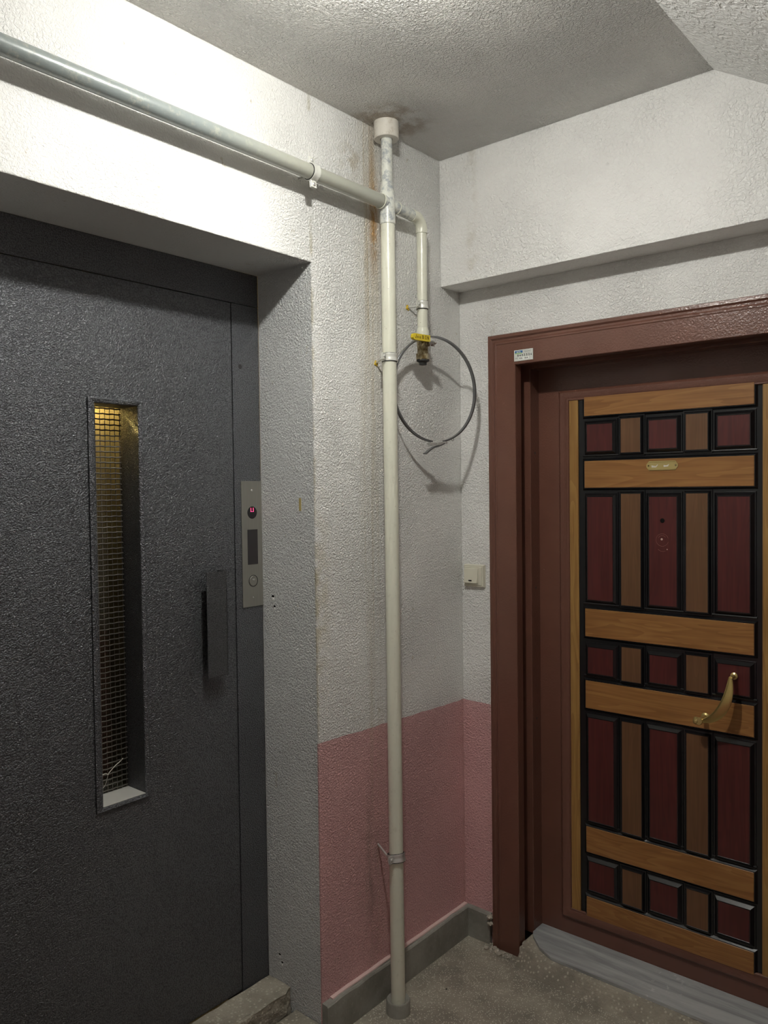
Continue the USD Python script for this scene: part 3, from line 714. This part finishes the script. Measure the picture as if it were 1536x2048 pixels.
obj("side_run", tube([cx + [-0.028, 0, 0], (-1.0, hy_, HZ), (-1.6, hy_, HZ + 0.001), (-2.4, hy_, HZ + 0.001)], 0.0193, 28), M["pipe_grey"], gp)
VX, VY = -0.2655, -0.046
eb = np.array([VX, VY, HZ - 0.002])
bend_r = 0.034
obj("branch_run", tube([cx + [0.040, 0, -0.002], (VX - bend_r - 0.012, VY, HZ - 0.002)], 0.0165, 24), M["pipe_worn"], gp)
obj("elbow", tube(np.vstack([[(VX - bend_r - 0.014, VY, HZ - 0.002)], arc((VX - bend_r, VY, HZ - 0.002 - bend_r), bend_r, math.pi / 2, 0, (1, 0, 0), (0, 0, 1), 12), [(VX, VY, HZ - 0.002 - bend_r - 0.010)]]), 0.0178, 24), M["pipe"], gp)
obj("branch_drop", tube([(VX, VY, HZ - bend_r - 0.010), (VX, VY, 1.9965)], 0.0158, 24), M["pipe"], gp)

obj("ceiling_sleeve", lathe([(0.018, 0.0), (0.0345, 0.0), (0.036, 0.002), (0.036, 0.048), (0.018, 0.048)], riser(2.56) - np.array([0, 0, 0.048]), (0, 0, 1), 36), M["sleeve"], smooth=35,
    label="cream round sleeve around the gas riser where it meets the ceiling", cat="pipe sleeve")
obj("floor_sleeve", lathe([(0.0205, 0.030), (0.026, 0.036), (0.0325, 0.040), (0.0345, 0.037), (0.0350, 0.0), (0.0205, 0.0)], riser(0.0), (0, 0, 1), 36), M["skirting"], smooth=35,
    label="grey cement-filled floor sleeve around the foot of the gas riser", cat="pipe sleeve")

def clamp(c, axis, r, ear, rod_to, label, plug=True, mat="clamp", tilt=None):
    """Two-part pipe clamp: ribbed band round the pipe, an ear with a screw each side, a threaded rod to the wall."""
    c, axis, ear = np.array(c, float), np.array(axis, float) / np.linalg.norm(axis), np.array(ear, float)
    if tilt is not None: axis = axis + np.array(tilt); axis /= np.linalg.norm(axis)
    ear = ear - axis * (ear @ axis); ear /= np.linalg.norm(ear)
    out = np.cross(axis, ear)
    if out[1] > 0: out = -out                          # away from the wall
    t = thing("pipe_clamp", label, "pipe clamp")
    h = 0.0110
    if tilt is not None: r += 0.0026
    obj("front_band", lathe([(r + 0.0008, -h), (r + 0.0030, -h), (r + 0.0036, -h * .6), (r + 0.0022, -h * .3), (r + 0.0022, h * .3), (r + 0.0036, h * .6), (r + 0.0030, h), (r + 0.0008, h), (r + 0.0008, -h)], c, axis, 32), M[mat], t, smooth=40)
    obj("rubber_lining", lathe([(r + 0.0001, -h - 0.0018), (r + 0.0016, -h - 0.0018), (r + 0.0016, h + 0.0012), (r + 0.0001, h + 0.0012)], c, axis, 28), M["rubber"], t)
    for s in (-1, 1):
        e = c + ear * s * (r + 0.010)
        B = np.array([ear * s, axis, out])
        pl = cbox((-0.009, -h * .9, 0.0008), (0.011, h * .9, 0.0034), 0.0006); pl2 = cbox((-0.009, -h * .9, -0.0034), (0.011, h * .9, -0.0008), 0.0006)
        for q in (pl, pl2): q.vertices = e + q.vertices @ B; q.fix_normals()
        obj("ear", [pl, pl2], M[mat], t, smooth=False)
        obj("screw", lathe([(0.0032, -0.006), (0.0032, 0.0030), (0.0046, 0.0032), (0.0046, 0.0052), (0.0034, 0.0064), (0.0, 0.0066)], e + ear * s * 0.002, out, 14), M["zinc"], t)
    w = np.array(rod_to, float)
    s0 = c - out * (r + 0.002)
    if w[1] - s0[1] > 0.006:
        obj("wall_rod", tube([s0, w + np.array([0, 0.004, 0])], 0.0030, 10), M["zinc"], t)
    if plug:
        pg = [lathe([(0.0, 0.0), (0.0062, 0.0), (0.0068, 0.002), (0.0040, 0.0045), (0.003, 0.006)], w + np.array([0, 0.0005, 0]), (0, -1, 0), 10)]
        for a in (0.4, 1.9, 3.6, 5.1):
            pg.append(bx((w[0] + 0.006 * math.cos(a) - 0.0022, -0.003, w[2] + 0.006 * math.sin(a) - 0.0022), (w[0] + 0.006 * math.cos(a) + 0.0022, 0.0005, w[2] + 0.006 * math.sin(a) + 0.0022)))
        obj("wall_plug", pg, M["plug_yellow"], t)
    return t
clamp((-0.737, hy_, HZ), (1, 0, 0), 0.0193, (0, 0.10, 1), (-0.737, 0, HZ), "zinc clamp with screwed ears on the side run of pipe above the lift opening", plug=False)
c = riser(1.886); clamp(c, TOP - BOT, 0.0205, (1, 0.15, 0), (-0.433, 0, 1.877), "pipe clamp on the tall riser at the height of the yellow valve handle")
clamp((VX, VY, 2.066), (0, 0, 1), 0.0160, (1, 0.2, 0), (-0.281, 0, 2.064), "pipe clamp on the short branch just above the yellow handled valve")
c = riser(0.447); clamp(c, TOP - BOT, 0.0205, (1, 0.25, 0), (-0.449, 0, 0.459), "tilted pipe clamp low on the riser in front of the pink wall", plug=False, mat="zinc", tilt=(0.10, 0.22, 0))

# valve
va = thing("ball_valve", "brass ball valve with a yellow lever hanging from the short gas branch", "valve")
hexs = lambda r: np.array([(r * math.cos(a), r * math.sin(a)) for a in np.arange(6) * math.pi / 3 + 0.3])
def hexnut(r, z0, z1): return sweep([(VX, VY, z0), (VX, VY, z1)], hexs(r))
obj("top_collar", lathe([(0.0165, 1.966), (0.0190, 1.970), (0.0195, 1.986), (0.0172, 1.995), (0.0158, 1.998)], (VX, VY, 0), (0, 0, 1), 28), M["pipe"], va)
obj("body", [lathe([(0.0170, 1.972), (0.0175, 1.955), (0.0182, 1.948), (0.0170, 1.938), (0.0165, 1.930), (0.0172, 1.922), (0.0172, 1.908)], (VX, VY, 0), (0, 0, 1), 24), hexnut(0.0200, 1.955, 1.969)], M["valve"], va)
obj("end_nut", hexnut(0.0205, 1.900, 1.920), M["valve"], va, smooth=20)
obj("end_plug", [lathe([(0.0195, 1.902), (0.0195, 1.897), (0.013, 1.894), (0.0, 1.894)], (VX, VY, 0), (0, 0, 1), 20), sweep([(VX, VY, 1.895), (VX, VY, 1.886)], hexs(0.0125))], M["rubber"], va, smooth=20)
SZ = 1.9475
obj("stem", lathe([(0.0085, 0.014), (0.0085, 0.022), (0.0055, 0.023), (0.0055, 0.044)], (VX, VY, SZ), (0, -1, 0), 18), M["valve"], va)
obj("stem_nut", [sweep([(VX, VY - 0.038, SZ), (VX, VY - 0.045, SZ)], hexs(0.0075)), lathe([(0.0045, 0.045), (0.0045, 0.049), (0.0, 0.050)], (VX, VY, SZ), (0, -1, 0), 14)], M["chrome"], va, smooth=20)
ang = math.radians(-4)
def lever_pt(u, w, y): return (VX - u * math.cos(ang) + w * math.sin(ang), y, SZ + 0.005 - u * math.sin(ang) * -1 + w)
LVY = VY - 0.037
LZ = SZ + 0.0105
lev = prism(Polygon([(VX + 0.010, SZ - 0.010), (VX + 0.010, SZ + 0.010), (VX - 0.014, LZ + 0.006), (VX - 0.088, LZ + 0.001), (VX - 0.088, LZ - 0.008), (VX - 0.020, LZ - 0.006), (VX - 0.008, SZ - 0.010)]), LVY - 0.0012, LVY + 0.0012, "xz")
lv = obj("lever", lev, M["chrome"], va, smooth=False)
def sleeve_box():
    lo = [(VX - 0.0185, LZ - 0.0085), (VX - 0.0185, LZ + 0.0085), (VX - 0.094, LZ + 0.0050), (VX - 0.099, LZ + 0.0015), (VX - 0.100, LZ - 0.0065), (VX - 0.096, LZ - 0.0105), (VX - 0.088, LZ - 0.0115)]
    return prism(Polygon(lo).buffer(0.001), LVY - 0.0050, LVY + 0.0045, "xz")
obj("lever_sleeve", sleeve_box(), M["yellow"], lv, smooth=False, label="yellow plastic lever sleeve with dark lettering")
a2 = 0.045
for k, (ch, hh, dx) in enumerate((("J", 0.0095, 0.0), ("e", 0.0075, 0.0075), ("o", 0.0075, 0.0150), ("B", 0.0100, 0.0245), ("I", 0.0100, 0.0355), ("N", 0.0095, 0.0420))):
    obj("sleeve_letter", text_on(ch, hh, (VX - 0.0920 + dx * 1.38, LVY - 0.0050, LZ - 0.0070 + dx * 0.06), (math.cos(a2), 0, math.sin(a2)), (-math.sin(a2), 0, math.cos(a2)), 0.0005, True), M["yellow_ink"], lv, smooth=False)

# drum ring hung over the valve stem
rg = thing("clamp_ring", "large thin steel clamp ring with a latch hung over the gas valve", "ring")
RC, RR, az = np.array([-0.243, -0.0755, 1.8105]), 0.1600, math.radians(-14.8)
e1, e2, e3 = np.array([math.cos(az), math.sin(az), 0]), np.array([0, 0, 1.0]), np.array([math.sin(az), -math.cos(az), 0])
gap0, gap1 = math.radians(-90 - 6), math.radians(-90 + 11)
pts = arc(RC, RR, gap1, gap0 + 2 * math.pi, e1, e2, 110)
V = []; F = []; sec = [(-0.0030, -0.0055), (0.0018, -0.0055), (0.0018, -0.0025), (-0.0004, -0.0012), (-0.0004, 0.0012), (0.0018, 0.0025), (0.0018, 0.0055), (-0.0030, 0.0055)]
for i, p in enumerate(pts):
    rad = (p - RC) / RR
    for a, b in sec: V.append(p + rad * a + e3 * b)
k = len(sec)
for i in range(len(pts) - 1):
    for q in range(k):
        r = (q + 1) % k; F += [(i * k + q, i * k + r, i * k + k + r), (i * k + q, i * k + k + r, i * k + k + q)]
for i in (0, len(pts) - 1):
    for q in range(1, k - 1): F.append((i * k, i * k + q, i * k + q + 1))
band = trimesh.Trimesh(V, F, process=False); band.fix_normals()
obj("band", band, M["steel_dark"], rg, smooth=35)
def rp(u, w): return RC + e1 * u + e2 * w
obj("latch_bar", [sweep([rp(-0.026, -RR - 0.0075), rp(0.0, -RR - 0.0065), rp(0.034, -RR - 0.0015)], [(-0.0042, -0.0060), (0.0042, -0.0060), (0.0042, 0.0060), (-0.0042, 0.0060)], up=(0, 0, 1))] +
    [tube([rp(u, -RR + w) - e3 * 0.0075, rp(u, -RR + w) + e3 * 0.0075], 0.0036, 10) for u, w in ((-0.025, -0.006), (0.005, -0.006), (0.036, -0.001))], M["zinc"], rg)
obj("latch_lever", sweep([rp(0.030, -RR - 0.004), rp(0.010, -RR - 0.0115), rp(-0.010, -RR - 0.0165), rp(-0.026, -RR - 0.0245), rp(-0.040, -RR - 0.0345), rp(-0.045, -RR - 0.0360)], [(-0.0020, -0.0065), (0.0020, -0.0065), (0.0020, 0.0065), (-0.0020, 0.0065)], up=(0, 0, 1)), M["steel_dark"], rg)
la = math.radians(-90 + 24)
lc = RC + (RR + 0.0045) * (math.cos(la) * e1 + math.sin(la) * e2)
obj("latch_eye", sweep(arc(lc, 0.0045, 0, 2 * math.pi, e1, e2, 17)[:-1], circ(0.0012, 8), closed=True), M["zinc"], rg)

# ---------------------------------------------------------------- lamp over the landing
cl = thing("ceiling_lamp", "small round opal lamp in a white porcelain holder on the landing ceiling", "lamp")
obj("lamp_holder", lathe([(0.0, 0.036), (0.050, 0.036), (0.050, 0.031), (0.020, 0.028), (0.015, 0.012), (0.0, 0.012)], tuple(LAMP), (0, 0, 1), 32), M["porcelain"], cl)
obj("lamp_dome", lathe([(0.0, -0.0130)] + [(0.038 * math.cos(t), 0.013 * math.sin(t)) for t in np.linspace(-1.45, 1.15, 16)] + [(0.0, 0.0122)], tuple(LAMP), (0, 0, 1), 32), M["bulb"], cl)
